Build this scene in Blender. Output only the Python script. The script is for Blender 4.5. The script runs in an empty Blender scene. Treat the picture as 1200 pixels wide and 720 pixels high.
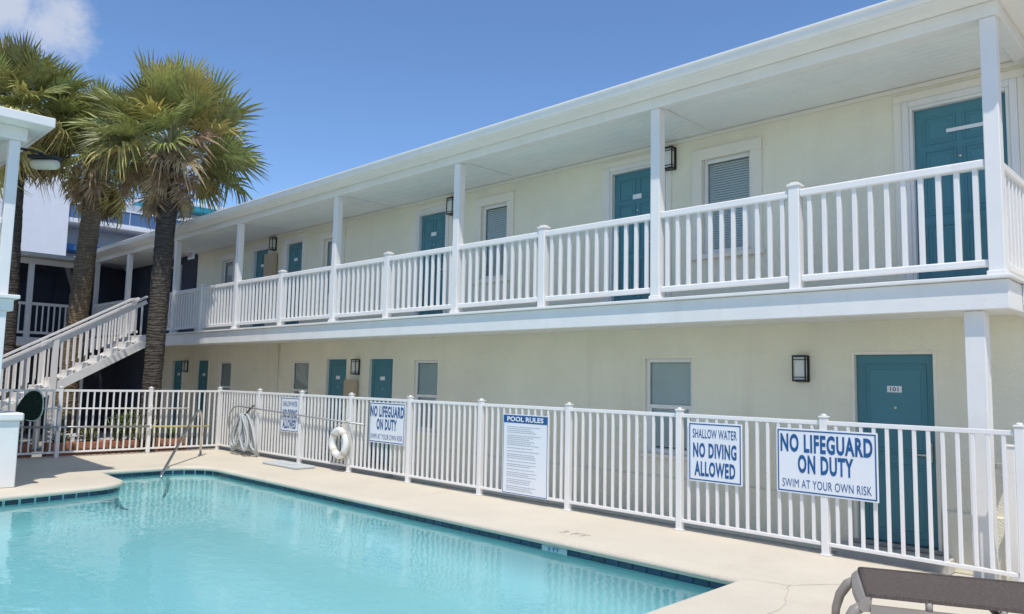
import bpy, math, random
from mathutils import Vector, Matrix, Euler
from mathutils.geometry import tessellate_polygon
rnd = random.Random(7)
S = bpy.context.scene
COL = S.collection
R = math.radians

# ------------------------------------------------------------------ camera
F_PX, PITCH, ROLL, YAW, EYE = 897.5352, .096, .0207, .7773, 1.55
cy, sy = math.cos(YAW), math.sin(YAW)
r0 = Vector((cy, sy, 0)); fw = Vector((-sy, cy, 0)); up = Vector((0, 0, 1))
FWD = fw*math.cos(PITCH) + up*math.sin(PITCH)
U0 = up*math.cos(PITCH) - fw*math.sin(PITCH)
RGT = r0*math.cos(ROLL) + U0*math.sin(ROLL)
UPV = U0*math.cos(ROLL) - r0*math.sin(ROLL)
cd = bpy.data.cameras.new('camera'); cam = bpy.data.objects.new('camera', cd); COL.objects.link(cam)
cd.sensor_width = 36; cd.lens = F_PX/1200*36; cd.clip_end = 3000; cd.clip_start = .05
m = Matrix((RGT, UPV, -FWD)).transposed().to_4x4(); m.translation = (0, 0, EYE)
cam.matrix_world = m
S.camera = cam

# ------------------------------------------------------------------ sky, sun, exposure
SUN = Vector((.36, -.34, 1)).normalized()
EL = math.asin(SUN.z)
wd = bpy.data.worlds.new('World'); S.world = wd; wd.use_nodes = True
nt = wd.node_tree; nt.nodes.clear()
def N(tree, t, **k):
    n = tree.nodes.new(t)
    for a, b in k.items(): setattr(n, a, b)
    return n
out = N(nt, 'ShaderNodeOutputWorld'); bg = N(nt, 'ShaderNodeBackground'); sky = N(nt, 'ShaderNodeTexSky')
sky.sky_type = 'NISHITA'; sky.sun_disc = False
sky.sun_elevation = EL; sky.sun_rotation = math.atan2(SUN.x, SUN.y)
sky.air_density = .95; sky.dust_density = .1; sky.ozone_density = 8
bg.inputs['Strength'].default_value = .145
# a few scattered fair-weather clouds, noise eroded
geo = N(nt, 'ShaderNodeTexCoord')
nz = N(nt, 'ShaderNodeTexNoise'); nz.inputs['Scale'].default_value = 16; nz.inputs['Detail'].default_value = 9; nz.inputs['Roughness'].default_value = .66
nt.links.new(geo.outputs['Generated'], nz.inputs['Vector'])
acc = None
def cdir(px, py):
    v = FWD + RGT*((px-600)/F_PX) + UPV*((360-py)/F_PX); return v.normalized()
for d, rad in ((cdir(55, 32), .075), (cdir(8, 10), .07), (cdir(-110, -10), .12), (Vector((-.5, -.8, .5)).normalized(), .2), (Vector((.8, -.2, .45)).normalized(), .22), (Vector((.3, .9, .5)).normalized(), .15)):
    vm = N(nt, 'ShaderNodeVectorMath', operation='DISTANCE'); vm.inputs[1].default_value = d
    nt.links.new(geo.outputs['Generated'], vm.inputs[0])
    mr = N(nt, 'ShaderNodeMapRange'); mr.inputs[1].default_value = 0; mr.inputs[2].default_value = rad; mr.inputs[3].default_value = 1; mr.inputs[4].default_value = 0
    nt.links.new(vm.outputs['Value'], mr.inputs[0])
    if acc is None: acc = mr.outputs[0]
    else:
        mx = N(nt, 'ShaderNodeMath', operation='MAXIMUM'); nt.links.new(acc, mx.inputs[0]); nt.links.new(mr.outputs[0], mx.inputs[1]); acc = mx.outputs[0]
ad = N(nt, 'ShaderNodeMath', operation='MULTIPLY_ADD'); ad.inputs[1].default_value = .62; nt.links.new(acc, ad.inputs[0]); nt.links.new(nz.outputs['Fac'], ad.inputs[2])
mr = N(nt, 'ShaderNodeMapRange', interpolation_type='SMOOTHSTEP'); mr.inputs[1].default_value = .68; mr.inputs[2].default_value = 1.08; mr.inputs[4].default_value = .75
nt.links.new(ad.outputs[0], mr.inputs[0])
mixc = N(nt, 'ShaderNodeMix', data_type='RGBA'); mixc.inputs['B'].default_value = (3.9, 4.1, 4.6, 1)
nt.links.new(mr.outputs[0], mixc.inputs['Factor']); nt.links.new(sky.outputs[0], mixc.inputs['A'])
nt.links.new(mixc.outputs['Result'], bg.inputs['Color']); nt.links.new(bg.outputs[0], out.inputs['Surface'])
sl = bpy.data.lights.new('sun', 'SUN'); sl.energy = 2.9; sl.angle = R(.53); sl.color = (1, .955, .885)
so = bpy.data.objects.new('sun', sl); COL.objects.link(so); so.rotation_euler = SUN.to_track_quat('Z', 'Y').to_euler(); so.location = (0, -20, 40)
S.view_settings.view_transform = 'Standard'; S.view_settings.look = 'None'; S.view_settings.gamma = 1
S.view_settings.use_curve_mapping = False
S.view_settings.exposure = .28

# ------------------------------------------------------------------ materials
MATS = {}
def mat(name, col, rough=.6, spec=.4, metal=0, var=.06, vscale=3, bump=0, bscale=60, dirt=0, dscale=1.2, dcol=(.25, .22, .18), coat=0, trans=0, objvar=0, streak=False):
    m = bpy.data.materials.new(name); m.use_nodes = True; t = m.node_tree; b = t.nodes['Principled BSDF']
    b.inputs['Roughness'].default_value = rough; b.inputs['Metallic'].default_value = metal
    b.inputs['Specular IOR Level'].default_value = spec; b.inputs['Coat Weight'].default_value = coat
    tc = N(t, 'ShaderNodeNewGeometry')
    n1 = N(t, 'ShaderNodeTexNoise'); n1.inputs['Scale'].default_value = vscale; n1.inputs['Detail'].default_value = 6
    t.links.new(tc.outputs['Position'], n1.inputs['Vector'])
    mr = N(t, 'ShaderNodeMapRange'); mr.inputs[1].default_value = .25; mr.inputs[2].default_value = .75; mr.inputs[3].default_value = 1-var; mr.inputs[4].default_value = 1+var
    t.links.new(n1.outputs['Fac'], mr.inputs[0])
    cur = N(t, 'ShaderNodeMix', data_type='RGBA', blend_type='MULTIPLY'); cur.inputs['Factor'].default_value = 1; cur.inputs['A'].default_value = (*col, 1)
    t.links.new(mr.outputs[0], cur.inputs['B']); o = cur.outputs['Result']
    if objvar:
        oi = N(t, 'ShaderNodeObjectInfo'); hs = N(t, 'ShaderNodeHueSaturation')
        a = N(t, 'ShaderNodeMapRange'); a.inputs[3].default_value = 1-objvar; a.inputs[4].default_value = 1+objvar; t.links.new(oi.outputs['Random'], a.inputs[0])
        t.links.new(a.outputs[0], hs.inputs['Value']); 
        a2 = N(t, 'ShaderNodeMapRange'); a2.inputs[3].default_value = .5-objvar*.06; a2.inputs[4].default_value = .5+objvar*.03; t.links.new(oi.outputs['Random'], a2.inputs[0]); t.links.new(a2.outputs[0], hs.inputs['Hue'])
        t.links.new(o, hs.inputs['Color']); o = hs.outputs[0]
    if dirt:
        n2 = N(t, 'ShaderNodeTexNoise'); n2.inputs['Scale'].default_value = dscale; n2.inputs['Detail'].default_value = 10; n2.inputs['Roughness'].default_value = .68
        if streak:
            mp = N(t, 'ShaderNodeMapping'); mp.inputs['Scale'].default_value = (3, 3, .25); t.links.new(tc.outputs['Position'], mp.inputs[0]); t.links.new(mp.outputs[0], n2.inputs['Vector'])
        else: t.links.new(tc.outputs['Position'], n2.inputs['Vector'])
        r2 = N(t, 'ShaderNodeMapRange', interpolation_type='SMOOTHSTEP'); r2.inputs[1].default_value = .5; r2.inputs[2].default_value = .78; r2.inputs[4].default_value = dirt
        t.links.new(n2.outputs['Fac'], r2.inputs[0])
        mx = N(t, 'ShaderNodeMix', data_type='RGBA'); mx.inputs['B'].default_value = (*dcol, 1)
        t.links.new(r2.outputs[0], mx.inputs['Factor']); t.links.new(o, mx.inputs['A']); o = mx.outputs['Result']
    t.links.new(o, b.inputs['Base Color'])
    if bump:
        n3 = N(t, 'ShaderNodeTexNoise'); n3.inputs['Scale'].default_value = bscale; n3.inputs['Detail'].default_value = 5
        t.links.new(tc.outputs['Position'], n3.inputs['Vector'])
        bp = N(t, 'ShaderNodeBump'); bp.inputs['Strength'].default_value = bump; bp.inputs['Distance'].default_value = .01
        t.links.new(n3.outputs['Fac'], bp.inputs['Height']); t.links.new(bp.outputs[0], b.inputs['Normal'])
    if trans:
        tr = N(t, 'ShaderNodeBsdfTranslucent'); t.links.new(o, tr.inputs['Color'])
        mxs = N(t, 'ShaderNodeMixShader'); mxs.inputs[0].default_value = trans
        t.links.new(b.outputs[0], mxs.inputs[1]); t.links.new(tr.outputs[0], mxs.inputs[2])
        t.links.new(mxs.outputs[0], t.nodes['Material Output'].inputs['Surface'])
    MATS[name] = m; return m
def mat_clear(name, tint, rough, bscale, bstr, ior=1.33, aniso=(1, 1, 1), floor=0):
    """thin transparent sheet: fresnel reflection over tinted see-through"""
    m = bpy.data.materials.new(name); m.use_nodes = True; t = m.node_tree; t.nodes.remove(t.nodes['Principled BSDF'])
    g = N(t, 'ShaderNodeBsdfGlossy'); g.inputs['Roughness'].default_value = rough
    tr = N(t, 'ShaderNodeBsdfTransparent'); tr.inputs['Color'].default_value = (*tint, 1)
    fr = N(t, 'ShaderNodeFresnel'); fr.inputs['IOR'].default_value = ior
    mx = N(t, 'ShaderNodeMixShader')
    tc = N(t, 'ShaderNodeNewGeometry'); mp = N(t, 'ShaderNodeMapping'); mp.inputs['Scale'].default_value = aniso
    t.links.new(tc.outputs['Position'], mp.inputs[0])
    nz = N(t, 'ShaderNodeTexNoise'); nz.inputs['Scale'].default_value = bscale; nz.inputs['Detail'].default_value = 3; t.links.new(mp.outputs[0], nz.inputs['Vector'])
    bp = N(t, 'ShaderNodeBump'); bp.inputs['Strength'].default_value = bstr; bp.inputs['Distance'].default_value = .02
    t.links.new(nz.outputs['Fac'], bp.inputs['Height']); t.links.new(bp.outputs[0], g.inputs['Normal']); t.links.new(bp.outputs[0], fr.inputs['Normal'])
    t.links.new(fr.outputs[0], mx.inputs[0]); t.links.new(tr.outputs[0], mx.inputs[1]); t.links.new(g.outputs[0], mx.inputs[2])
    t.links.new(mx.outputs[0], t.nodes['Material Output'].inputs['Surface']); MATS[name] = m; return m

mat('white_vinyl', (.83, .80, .77), .38, .45, var=.03, dirt=.22, dscale=2.2, dcol=(.55, .53, .48), streak=True)
mat('white_paint', (.81, .785, .75), .5, .4, var=.04, bump=.15, bscale=40, dirt=.2, dscale=1.5, dcol=(.5, .48, .42), streak=True)
mat('white_metal', (.83, .80, .765), .35, .5, var=.03, dirt=.16, dscale=3, dcol=(.55, .5, .42), streak=True)
mat('ceiling_paint', (.88, .865, .82), .5, .4, var=.03, dirt=.12, dscale=1.1, dcol=(.6, .57, .48))
mat('stucco', (.87, .815, .65), .85, .2, var=.06, vscale=1.3, bump=.8, bscale=55, dirt=.3, dscale=.9, dcol=(.68, .60, .48), streak=True)
mat('trim_paint', (.86, .80, .69), .7, .3, var=.03, bump=.12, bscale=60)
mat('door_teal', (.07, .22, .265), .42, .45, var=.07, vscale=2, bump=.1, bscale=30)
mat('deck', (.685, .605, .48), .85, .25, var=.06, vscale=1.1, bump=.7, bscale=70, dirt=.42, dscale=1.3, dcol=(.55, .47, .375))
mat('coping', (.72, .65, .54), .8, .25, var=.05, vscale=3, bump=.35, bscale=90, dirt=.25, dscale=2.5, dcol=(.5, .45, .36))
mat('walkway', (.56, .53, .48), .85, .2, var=.1, vscale=2, bump=.4, bscale=70, dirt=.35, dscale=1.5, dcol=(.38, .36, .32))
mat('ground', (.36, .34, .30), .95, .1, var=.2, vscale=.6, bump=.5, bscale=30, dirt=.4, dscale=.4, dcol=(.18, .17, .14))
mat('plaster', (.345, .605, .635), .8, .2, var=.035, vscale=.8, bump=.1, bscale=30, dirt=.12, dscale=.5, dcol=(.305, .565, .60))
mat('tile_navy', (.012, .045, .085), .15, .5, var=.3, vscale=8, objvar=.35)
mat('tile_pale', (.33, .45, .46), .3, .5, var=.05)
mat('black_metal', (.012, .012, .013), .4, .5, var=.2)
mat('frosted', (.72, .72, .68), .35, .4, var=.02)
mat('steel', (.62, .62, .60), .2, .5, metal=1, var=.05)
mat('grey_metal', (.40, .40, .39), .4, .5, metal=.6, var=.08)
mat('sign_white', (.80, .81, .83), .35, .45, var=.02, dirt=.1, dscale=3, dcol=(.6, .6, .58))
mat('sign_blue', (.018, .10, .27), .4, .4, var=.04)
mat('sign_grey', (.42, .45, .50), .5, .3, var=.05)
mat('blind', (.92, .92, .88), .55, .3, var=.04)
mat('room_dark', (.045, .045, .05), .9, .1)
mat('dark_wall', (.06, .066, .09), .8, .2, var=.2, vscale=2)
mat('navy_door', (.02, .03, .06), .4, .4, var=.1)
mat('bark', (.16, .125, .09), .95, .1, var=.35, vscale=14, bump=1, bscale=25, dirt=.6, dscale=5, dcol=(.07, .055, .04))
def bark(name, c, c2):
    m = mat(name, c, .95, .1, var=.3, vscale=10, dirt=.5, dscale=5, dcol=c2); t = m.node_tree; b = t.nodes['Principled BSDF']
    g = N(t, 'ShaderNodeNewGeometry'); mp = N(t, 'ShaderNodeMapping'); mp.inputs['Scale'].default_value = (.35, .35, 1); t.links.new(g.outputs['Position'], mp.inputs[0])
    w = N(t, 'ShaderNodeTexWave'); w.bands_direction = 'Z'; w.inputs['Scale'].default_value = 4.2; w.inputs['Distortion'].default_value = 9; w.inputs['Detail'].default_value = 4; w.inputs['Detail Scale'].default_value = 2.5
    t.links.new(mp.outputs[0], w.inputs['Vector'])
    bp = N(t, 'ShaderNodeBump'); bp.inputs['Strength'].default_value = .5; bp.inputs['Distance'].default_value = .03; t.links.new(w.outputs['Fac'], bp.inputs['Height']); t.links.new(bp.outputs[0], b.inputs['Normal'])
    src = b.inputs['Base Color'].links[0].from_socket
    mx = N(t, 'ShaderNodeMix', data_type='RGBA', blend_type='MULTIPLY'); mx.inputs['Factor'].default_value = .38; t.links.new(src, mx.inputs['A']); t.links.new(w.outputs['Color'], mx.inputs['B']); t.links.new(mx.outputs['Result'], b.inputs['Base Color'])
bark('bark_dark', (.115, .098, .082), (.05, .042, .035)); bark('bark_light', (.24, .18, .115), (.11, .085, .06))
mat('boot', (.33, .26, .18), .95, .1, var=.3, vscale=14, bump=.6, bscale=40)
mat('frond_green', (.30, .315, .10), .4, .5, var=.45, vscale=9, trans=.16, objvar=.35)
mat('frond_yellow', (.50, .43, .14), .55, .3, var=.25, vscale=3, trans=.16, objvar=.3)
mat('frond_dead', (.40, .29, .165), .85, .15, var=.45, vscale=7, trans=.15, objvar=.3)
mat('petiole', (.42, .42, .2), .5, .35, var=.15)
mat('terracotta', (.40, .17, .09), .85, .2, var=.2, vscale=8, bump=.4, bscale=60, dirt=.4, dscale=6, dcol=(.45, .36, .28), objvar=.15)
mat('soil', (.06, .045, .03), 1, .05, bump=.8, bscale=40)
mat('leaf', (.09, .17, .045), .5, .35, var=.3, vscale=9, trans=.25, objvar=.3)
mat('leaf_lime', (.22, .28, .06), .5, .35, var=.3, vscale=9, trans=.25, objvar=.25)
mat('flower_red', (.42, .02, .03), .6, .3, var=.2)
mat('hose', (.45, .48, .48), .5, .35, var=.08, vscale=12)
mat('ring_white', (.80, .79, .75), .45, .4, var=.04, dirt=.2, dscale=6, dcol=(.6, .52, .42))
mat('rope', (.62, .57, .46), .9, .1, var=.15, vscale=30)
mat('net', (.015, .03, .022), .9, .1, var=.3, vscale=30)
mat('net_frame', (.45, .60, .52), .5, .4, var=.1)
mat('yellow_pole', (.60, .52, .22), .5, .4, var=.1)
mat('lounger_frame', (.31, .27, .235), .45, .4, var=.08, bump=.08, bscale=60)
mat('sling', (.13, .104, .09), .8, .2, var=.35, vscale=70, bump=.8, bscale=220)
mat('board', (.55, .57, .56), .7, .3, var=.06, bump=.2, bscale=40, dirt=.3, dscale=5, dcol=(.4, .38, .33))
mat('box_beige', (.50, .40, .27), .6, .3, var=.08)
mat('exit_red', (.45, .10, .10), .5, .3)
mat('far_white', (.78, .78, .80), .7, .3, var=.03, dirt=.12, dscale=.3, dcol=(.6, .6, .6))
mat('far_grey', (.50, .54, .60), .7, .3, var=.03)
mat('far_teal', (.03, .28, .36), .5, .4)
mat('far_blue', (.03, .13, .34), .5, .4, var=.1)
mat('far_glass', (.09, .16, .30), .12, .6, var=.1)
mat('roof_metal', (.55, .55, .53), .45, .4, var=.06, dirt=.35, dscale=1, dcol=(.35, .34, .3))
mat('lamp_beige', (.62, .57, .45), .5, .3)
mat_clear('water', (.82, .955, .965), .015, 3.4, .26, 1.33, (1, 1.6, 1))
mat_clear('glass', (.93, .985, .965), .02, 2.0, .03, 1.55)

# ------------------------------------------------------------------ mesh helpers
class MB:
    def __init__(s): s.v = []; s.f = []; s.sm = []
    def add(s, vs, fs, smooth=False):
        o = len(s.v); s.v += [tuple(p) for p in vs]; s.f += [tuple(i+o for i in f) for f in fs]; s.sm += [smooth]*len(fs); return s
    def box(s, x0, x1, y0, y1, z0, z1, b=0):
        if b:
            bx, by, bz = min(b, (x1-x0)*.45), min(b, (y1-y0)*.45), min(b, (z1-z0)*.45)
            vs = []; idx = {}
            for i, (X, sx) in enumerate(((x0, 1), (x1, -1))):
                for j, (Y, sY) in enumerate(((y0, 1), (y1, -1))):
                    for k, (Z, sz) in enumerate(((z0, 1), (z1, -1))):
                        for a in range(3):
                            p = [X+sx*bx, Y+sY*by, Z+sz*bz]; p[a] = (X, Y, Z)[a]
                            idx[i, j, k, a] = len(vs); vs.append(p)
            fs = []
            for k in (0, 1):
                q = [idx[0, 0, k, 2], idx[1, 0, k, 2], idx[1, 1, k, 2], idx[0, 1, k, 2]]; fs.append(q if k else q[::-1])
                q = [idx[0, k, 0, 1], idx[1, k, 0, 1], idx[1, k, 1, 1], idx[0, k, 1, 1]]; fs.append(q[::-1] if k else q)
                q = [idx[k, 0, 0, 0], idx[k, 1, 0, 0], idx[k, 1, 1, 0], idx[k, 0, 1, 0]]; fs.append(q if k else q[::-1])
            for i in (0, 1):
                for j in (0, 1):
                    q = [idx[i, j, 0, 0], idx[i, j, 1, 0], idx[i, j, 1, 1], idx[i, j, 0, 1]]; fs.append(q if (i ^ j) else q[::-1])
                    q = [idx[i, 0, j, 0], idx[i, 1, j, 0], idx[i, 1, j, 2], idx[i, 0, j, 2]]; fs.append(q[::-1] if (i ^ j) else q)
                    q = [idx[0, i, j, 1], idx[1, i, j, 1], idx[1, i, j, 2], idx[0, i, j, 2]]; fs.append(q if (i ^ j) else q[::-1])
                    for k in (0, 1):
                        q = [idx[i, j, k, 0], idx[i, j, k, 1], idx[i, j, k, 2]]; fs.append(q if (i ^ j ^ k) else q[::-1])
            return s.add(vs, fs)
        vs = [(x0, y0, z0), (x1, y0, z0), (x1, y1, z0), (x0, y1, z0), (x0, y0, z1), (x1, y0, z1), (x1, y1, z1), (x0, y1, z1)]
        return s.add(vs, [(3, 2, 1, 0), (4, 5, 6, 7), (0, 1, 5, 4), (1, 2, 6, 5), (2, 3, 7, 6), (3, 0, 4, 7)])
    def cbox(s, c, sz, b=0): return s.box(c[0]-sz[0]/2, c[0]+sz[0]/2, c[1]-sz[1]/2, c[1]+sz[1]/2, c[2]-sz[2]/2, c[2]+sz[2]/2, b)
    def tube(s, pts, rad, n=8, closed=False, cap=True, smooth=True):
        pts = [Vector(p) for p in pts]; L = len(pts)
        rads = rad if isinstance(rad, (list, tuple)) else [rad]*L
        vs = []; prev = None
        for i, p in enumerate(pts):
            a = pts[i-1] if (i or closed) else p; b = pts[(i+1) % L] if (i < L-1 or closed) else p
            t = (b-a).normalized()
            if prev is None:
                ref = Vector((0, 0, 1)) if abs(t.z) < .9 else Vector((1, 0, 0)); u = t.cross(ref).normalized()
            else: u = (prev - t*prev.dot(t)).normalized()
            prev = u; w = t.cross(u)
            for k in range(n):
                an = 2*math.pi*k/n; vs.append(p + (u*math.cos(an) + w*math.sin(an))*rads[i])
        fs = []
        for i in range(L if closed else L-1):
            j = (i+1) % L
            for k in range(n): fs.append((i*n+k, i*n+(k+1) % n, j*n+(k+1) % n, j*n+k))
        if cap and not closed: fs += [tuple(range(n))[::-1], tuple((L-1)*n+k for k in range(n))]
        return s.add(vs, fs, smooth)
    def beam(s, a, b, w, h, upv=(0, 0, 1)):
        """rectangular bar a->b, w sideways, h along up"""
        a, b = Vector(a), Vector(b); t = (b-a).normalized(); u = t.cross(Vector(upv)).normalized(); v = u.cross(t)
        vs = []
        for p in (a, b):
            for q in ((-1, -1), (1, -1), (1, 1), (-1, 1)): vs.append(p + u*(q[0]*w/2) + v*(q[1]*h/2))
        return s.add(vs, [(3, 2, 1, 0), (4, 5, 6, 7), (0, 1, 5, 4), (1, 2, 6, 5), (2, 3, 7, 6), (3, 0, 4, 7)])
    def lathe(s, c, prof, n=16, smooth=True):
        vs = []; fs = []
        for r, z in prof:
            for k in range(n): a = 2*math.pi*k/n; vs.append((c[0]+r*math.cos(a), c[1]+r*math.sin(a), c[2]+z))
        for i in range(len(prof)-1):
            for k in range(n): fs.append((i*n+k, i*n+(k+1) % n, (i+1)*n+(k+1) % n, (i+1)*n+k))
        fs += [tuple(range(n))[::-1], tuple((len(prof)-1)*n+k for k in range(n))]
        return s.add(vs, fs, smooth)
    def mesh(s, name, m):
        me = bpy.data.meshes.new(name); me.from_pydata(s.v, [], s.f); me.materials.append(MATS[m]); me.polygons.foreach_set('use_smooth', s.sm); me.update(); return me
    def build(s, name, m, parent=None, origin=None):
        if origin is None:
            xs, ys, zs = zip(*s.v); origin = ((min(xs)+max(xs))/2, (min(ys)+max(ys))/2, min(zs))
        origin = Vector(origin)
        s.v = [(p[0]-origin.x, p[1]-origin.y, p[2]-origin.z) for p in s.v]
        return put(name, s.mesh(name, m), parent, origin)
WP = {}
def put(name, me, parent=None, loc=(0, 0, 0), rot=None):
    o = bpy.data.objects.new(name, me); COL.objects.link(o); loc = Vector(loc); WP[o.name] = loc
    if parent is not None: o.parent = parent; o.location = loc - WP[parent.name]
    else: o.location = loc
    if rot is not None: o.rotation_mode = 'QUATERNION'; o.rotation_quaternion = rot
    return o
def tag(o, label=None, cat=None, group=None, kind=None):
    for k, v in (('label', label), ('category', cat), ('group', group), ('kind', kind)):
        if v: o[k] = v
    return o
def thing(name, loc, label, cat, group=None):
    return tag(put(name, None, None, loc), label, cat, group)
def struct(o, label=None): return tag(o, label, kind='structure')
B = lambda *a, **k: MB().box(*a, **k)

def text_mesh(txt, w, h, name='lettering', m='sign_blue', bold=.02, space=1.0):
    cu = bpy.data.curves.new('t', 'FONT'); cu.body = txt; cu.align_x = 'CENTER'; cu.extrude = .0; cu.offset = bold; cu.space_character = space; cu.resolution_u = 3
    ob = bpy.data.objects.new('t', cu); COL.objects.link(ob); bpy.context.view_layer.update()
    me = bpy.data.meshes.new_from_object(ob.evaluated_get(bpy.context.evaluated_depsgraph_get()))
    bpy.data.objects.remove(ob); me.name = name
    xs = [v.co.x for v in me.vertices]; ys = [v.co.y for v in me.vertices]
    sx = w/(max(xs)-min(xs)); sz = h/(max(ys)-min(ys)); cx = (max(xs)+min(xs))/2; cz = (max(ys)+min(ys))/2
    for v in me.vertices: v.co = ((v.co.x-cx)*sx, 0, (v.co.y-cz)*sz)
    me.materials.clear(); me.materials.append(MATS[m]); me.update(); return me

YB, YW, YF = 7.56, 8.84, 7.27
ZF, ZR = 2.53, 3.565        # balcony floor, rail top
WALK = -.28

# ------------------------------------------------------------------ ground, deck, pool
def sheet(name, outer, holes, z, m, thick=0):
    polys = [[Vector((x, y, 0)) for x, y in outer]] + [[Vector((x, y, 0)) for x, y in h] for h in holes]
    tris = tessellate_polygon(polys); vs = [p for pl in polys for p in pl]
    mb = MB(); fs = []
    for t in tris:
        a, b, c = (vs[i] for i in t)
        fs.append(t if (b-a).cross(c-a).z > 0 else t[::-1])
    mb.add([(p.x, p.y, z) for p in vs], fs)
    if thick:
        o = len(polys[0]); pl = polys[0]
        for i in range(o):
            a, b = pl[i], pl[(i+1) % o]; mb.add([(a.x, a.y, z-thick), (b.x, b.y, z-thick), (b.x, b.y, z), (a.x, a.y, z)], [(0, 1, 2, 3)])
    return mb.build(name, m)
def arc(c, r, a0, a1, n): return [(c[0]+r*math.cos(R(a0+(a1-a0)*i/n)), c[1]+r*math.sin(R(a0+(a1-a0)*i/n))) for i in range(n+1)]
DX0, DX1, DY0, DY1 = -15.95, 8, -9, 7.33
# pool outline, counter-clockwise
POOL = [(-3.1, -3.5), (-3.1, 5.83), *arc((-12.55, 5.2), .65, 90, 180, 6), *arc((-12.98, 4.42), .22, 180, 250, 3),
        *arc((-12.1, 3.52), .64, 95, 5, 8)[:], (-11.33, 2.9), (-11.2, 2.0), (-11.15, 0), (-11.15, -3.5)]
def offset_poly(P, d):
    out = []; n = len(P)
    for i in range(n):
        a, b, c = Vector(P[i-1]), Vector(P[i]), Vector(P[(i+1) % n])
        t1 = (b-a).normalized(); t2 = (c-b).normalized(); n1 = Vector((t1.y, -t1.x)); n2 = Vector((t2.y, -t2.x))
        m_ = (n1+n2); m_ = m_.normalized()/max(.4, m_.normalized().dot(n1)) if m_.length > 1e-6 else n1
        out.append((b.x+m_.x*d, b.y+m_.y*d))
    return out
COPE = offset_poly(POOL, .27)
struct(sheet('ground', [(-700, -700), (700, -700), (700, 900), (-700, 900)], [[(DX0+.05, DY0+.05), (DX1-.05, DY0+.05), (DX1-.05, DY1-.05), (DX0+.05, DY1-.05)]], -.34, 'ground'))
deck = struct(sheet('pool_deck', [(DX0, DY0), (DX1, DY0), (DX1, DY1), (DX0, DY1)], [COPE], 0, 'deck', .3))
# coping: rounded nose ring round the pool
prof = [(.30, -.006), (.272, -.0006), (.262, .0012), (.03, .0022), (.006, -.004), (-.014, -.02), (-.018, -.044), (-.004, -.064), (.03, -.068)]
mb = MB(); n = len(POOL)
rings = [[(x, y, z) for x, y in offset_poly(POOL, d)] for d, z in prof]
vs = [p for r_ in rings for p in r_]
fs = [(i*n+k, i*n+(k+1) % n, (i+1)*n+(k+1) % n, (i+1)*n+k) for i in range(len(prof)-1) for k in range(n)]
mb.add(vs, fs, True); mb.build('coping', 'deck', deck)
WZ = -.110
pool = tag(put('swimming_pool', None, None, (-7, 2, -.47)), 'turquoise plastered swimming pool basin with navy waterline tiles', 'pool')
mb = MB(); P2 = offset_poly(POOL, .028)
rg = [[(x, y, z) for x, y in offset_poly(POOL, d)] for d, z in ((.03, -.05), (.03, -.24), (0, -.34), (-.05, -.41), (-.11, -.45), (-.19, -.47))]
mb.add([p for q in rg for p in q], [(i*n+k, (i+1)*n+k, (i+1)*n+(k+1) % n, i*n+(k+1) % n) for i in range(5) for k in range(n)], True)
fl = [Vector((x, y, 0)) for x, y, z in rg[-1]]; tr = tessellate_polygon([fl])
mb.add(rg[-1], [t if (fl[t[1]]-fl[t[0]]).cross(fl[t[2]]-fl[t[0]]).z > 0 else t[::-1] for t in tr], True)
mb.build('basin', 'plaster', pool)
wt = struct(sheet('water', offset_poly(POOL, .02), [], WZ, 'water'))
# waterline tiles, one by one
tile_me = MB().box(-.074, .074, -.006, .006, -.028, .028, .003).mesh('tile', 'tile_navy')
P3 = offset_poly(POOL, .022)
for i in range(n):
    a, b = Vector(P3[i]), Vector(P3[(i+1) % n]); L = (b-a).length
    if a.y < -.5 and b.y < -.5: continue
    q = Vector((1, 0, 0)).rotation_difference(Vector(((b-a).x, (b-a).y, 0)))
    if L < .3: k = max(1, round(L/.155))
    else: k = int(L/.1545)
    for j in range(k):
        p = a+(b-a)*((j+.5)/k)
        if p.y < -1.5: continue
        if abs(p.y-5.85) < .05 and -5.26 < p.x < -4.93: continue
        o = put('tile', tile_me, pool, (p.x, p.y, -.0985), q)
        if L < .15: o.scale = (L/.155, 1, 1)
dm = B(-5.26, -4.93, 5.838, 5.85, -.127, -.07, b=.003).build('depth_marker', 'tile_pale', pool)
put('lettering', text_mesh('3 FT', .15, .034, m='sign_blue', bold=.012), dm, (-5.1, 5.835, -.098))
def crack(pts, w, seed):
    r_ = random.Random(seed); P = []
    for (x0, y0), (x1, y1) in zip(pts, pts[1:]):
        for k in range(10): P.append((x0+(x1-x0)*k/10+r_.uniform(-.012, .012), y0+(y1-y0)*k/10+r_.uniform(-.012, .012)))
    P.append(pts[-1]); mb = MB(); vs = []
    for i, (x, y) in enumerate(P):
        a, b = P[max(0, i-1)], P[min(len(P)-1, i+1)]; t_ = Vector((b[0]-a[0], b[1]-a[1])).normalized(); ww = w*r_.uniform(.4, 1)
        vs += [(x-t_.y*ww, y+t_.x*ww, .0026), (x+t_.y*ww, y-t_.x*ww, .0026)]
    mb.add(vs, [(2*i, 2*i+1, 2*i+3, 2*i+2) for i in range(len(P)-1)]); mb.build('crack', 'crack', deck)
mat('crack', (.52, .45, .36), .95, .1)
crack([(-3.1, 5.87), (-2.75, 5.95), (-2.45, 6.35), (-2.2, 6.5), (-1.9, 7.2)], .004, 1)
crack([(-2.75, 5.95), (-2.5, 5.3), (-2.55, 4.6), (-2.2, 3.9)], .003, 2)
crack([(-8.2, 6.1), (-8.1, 6.6), (-8.25, 7.2)], .003, 3)
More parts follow.
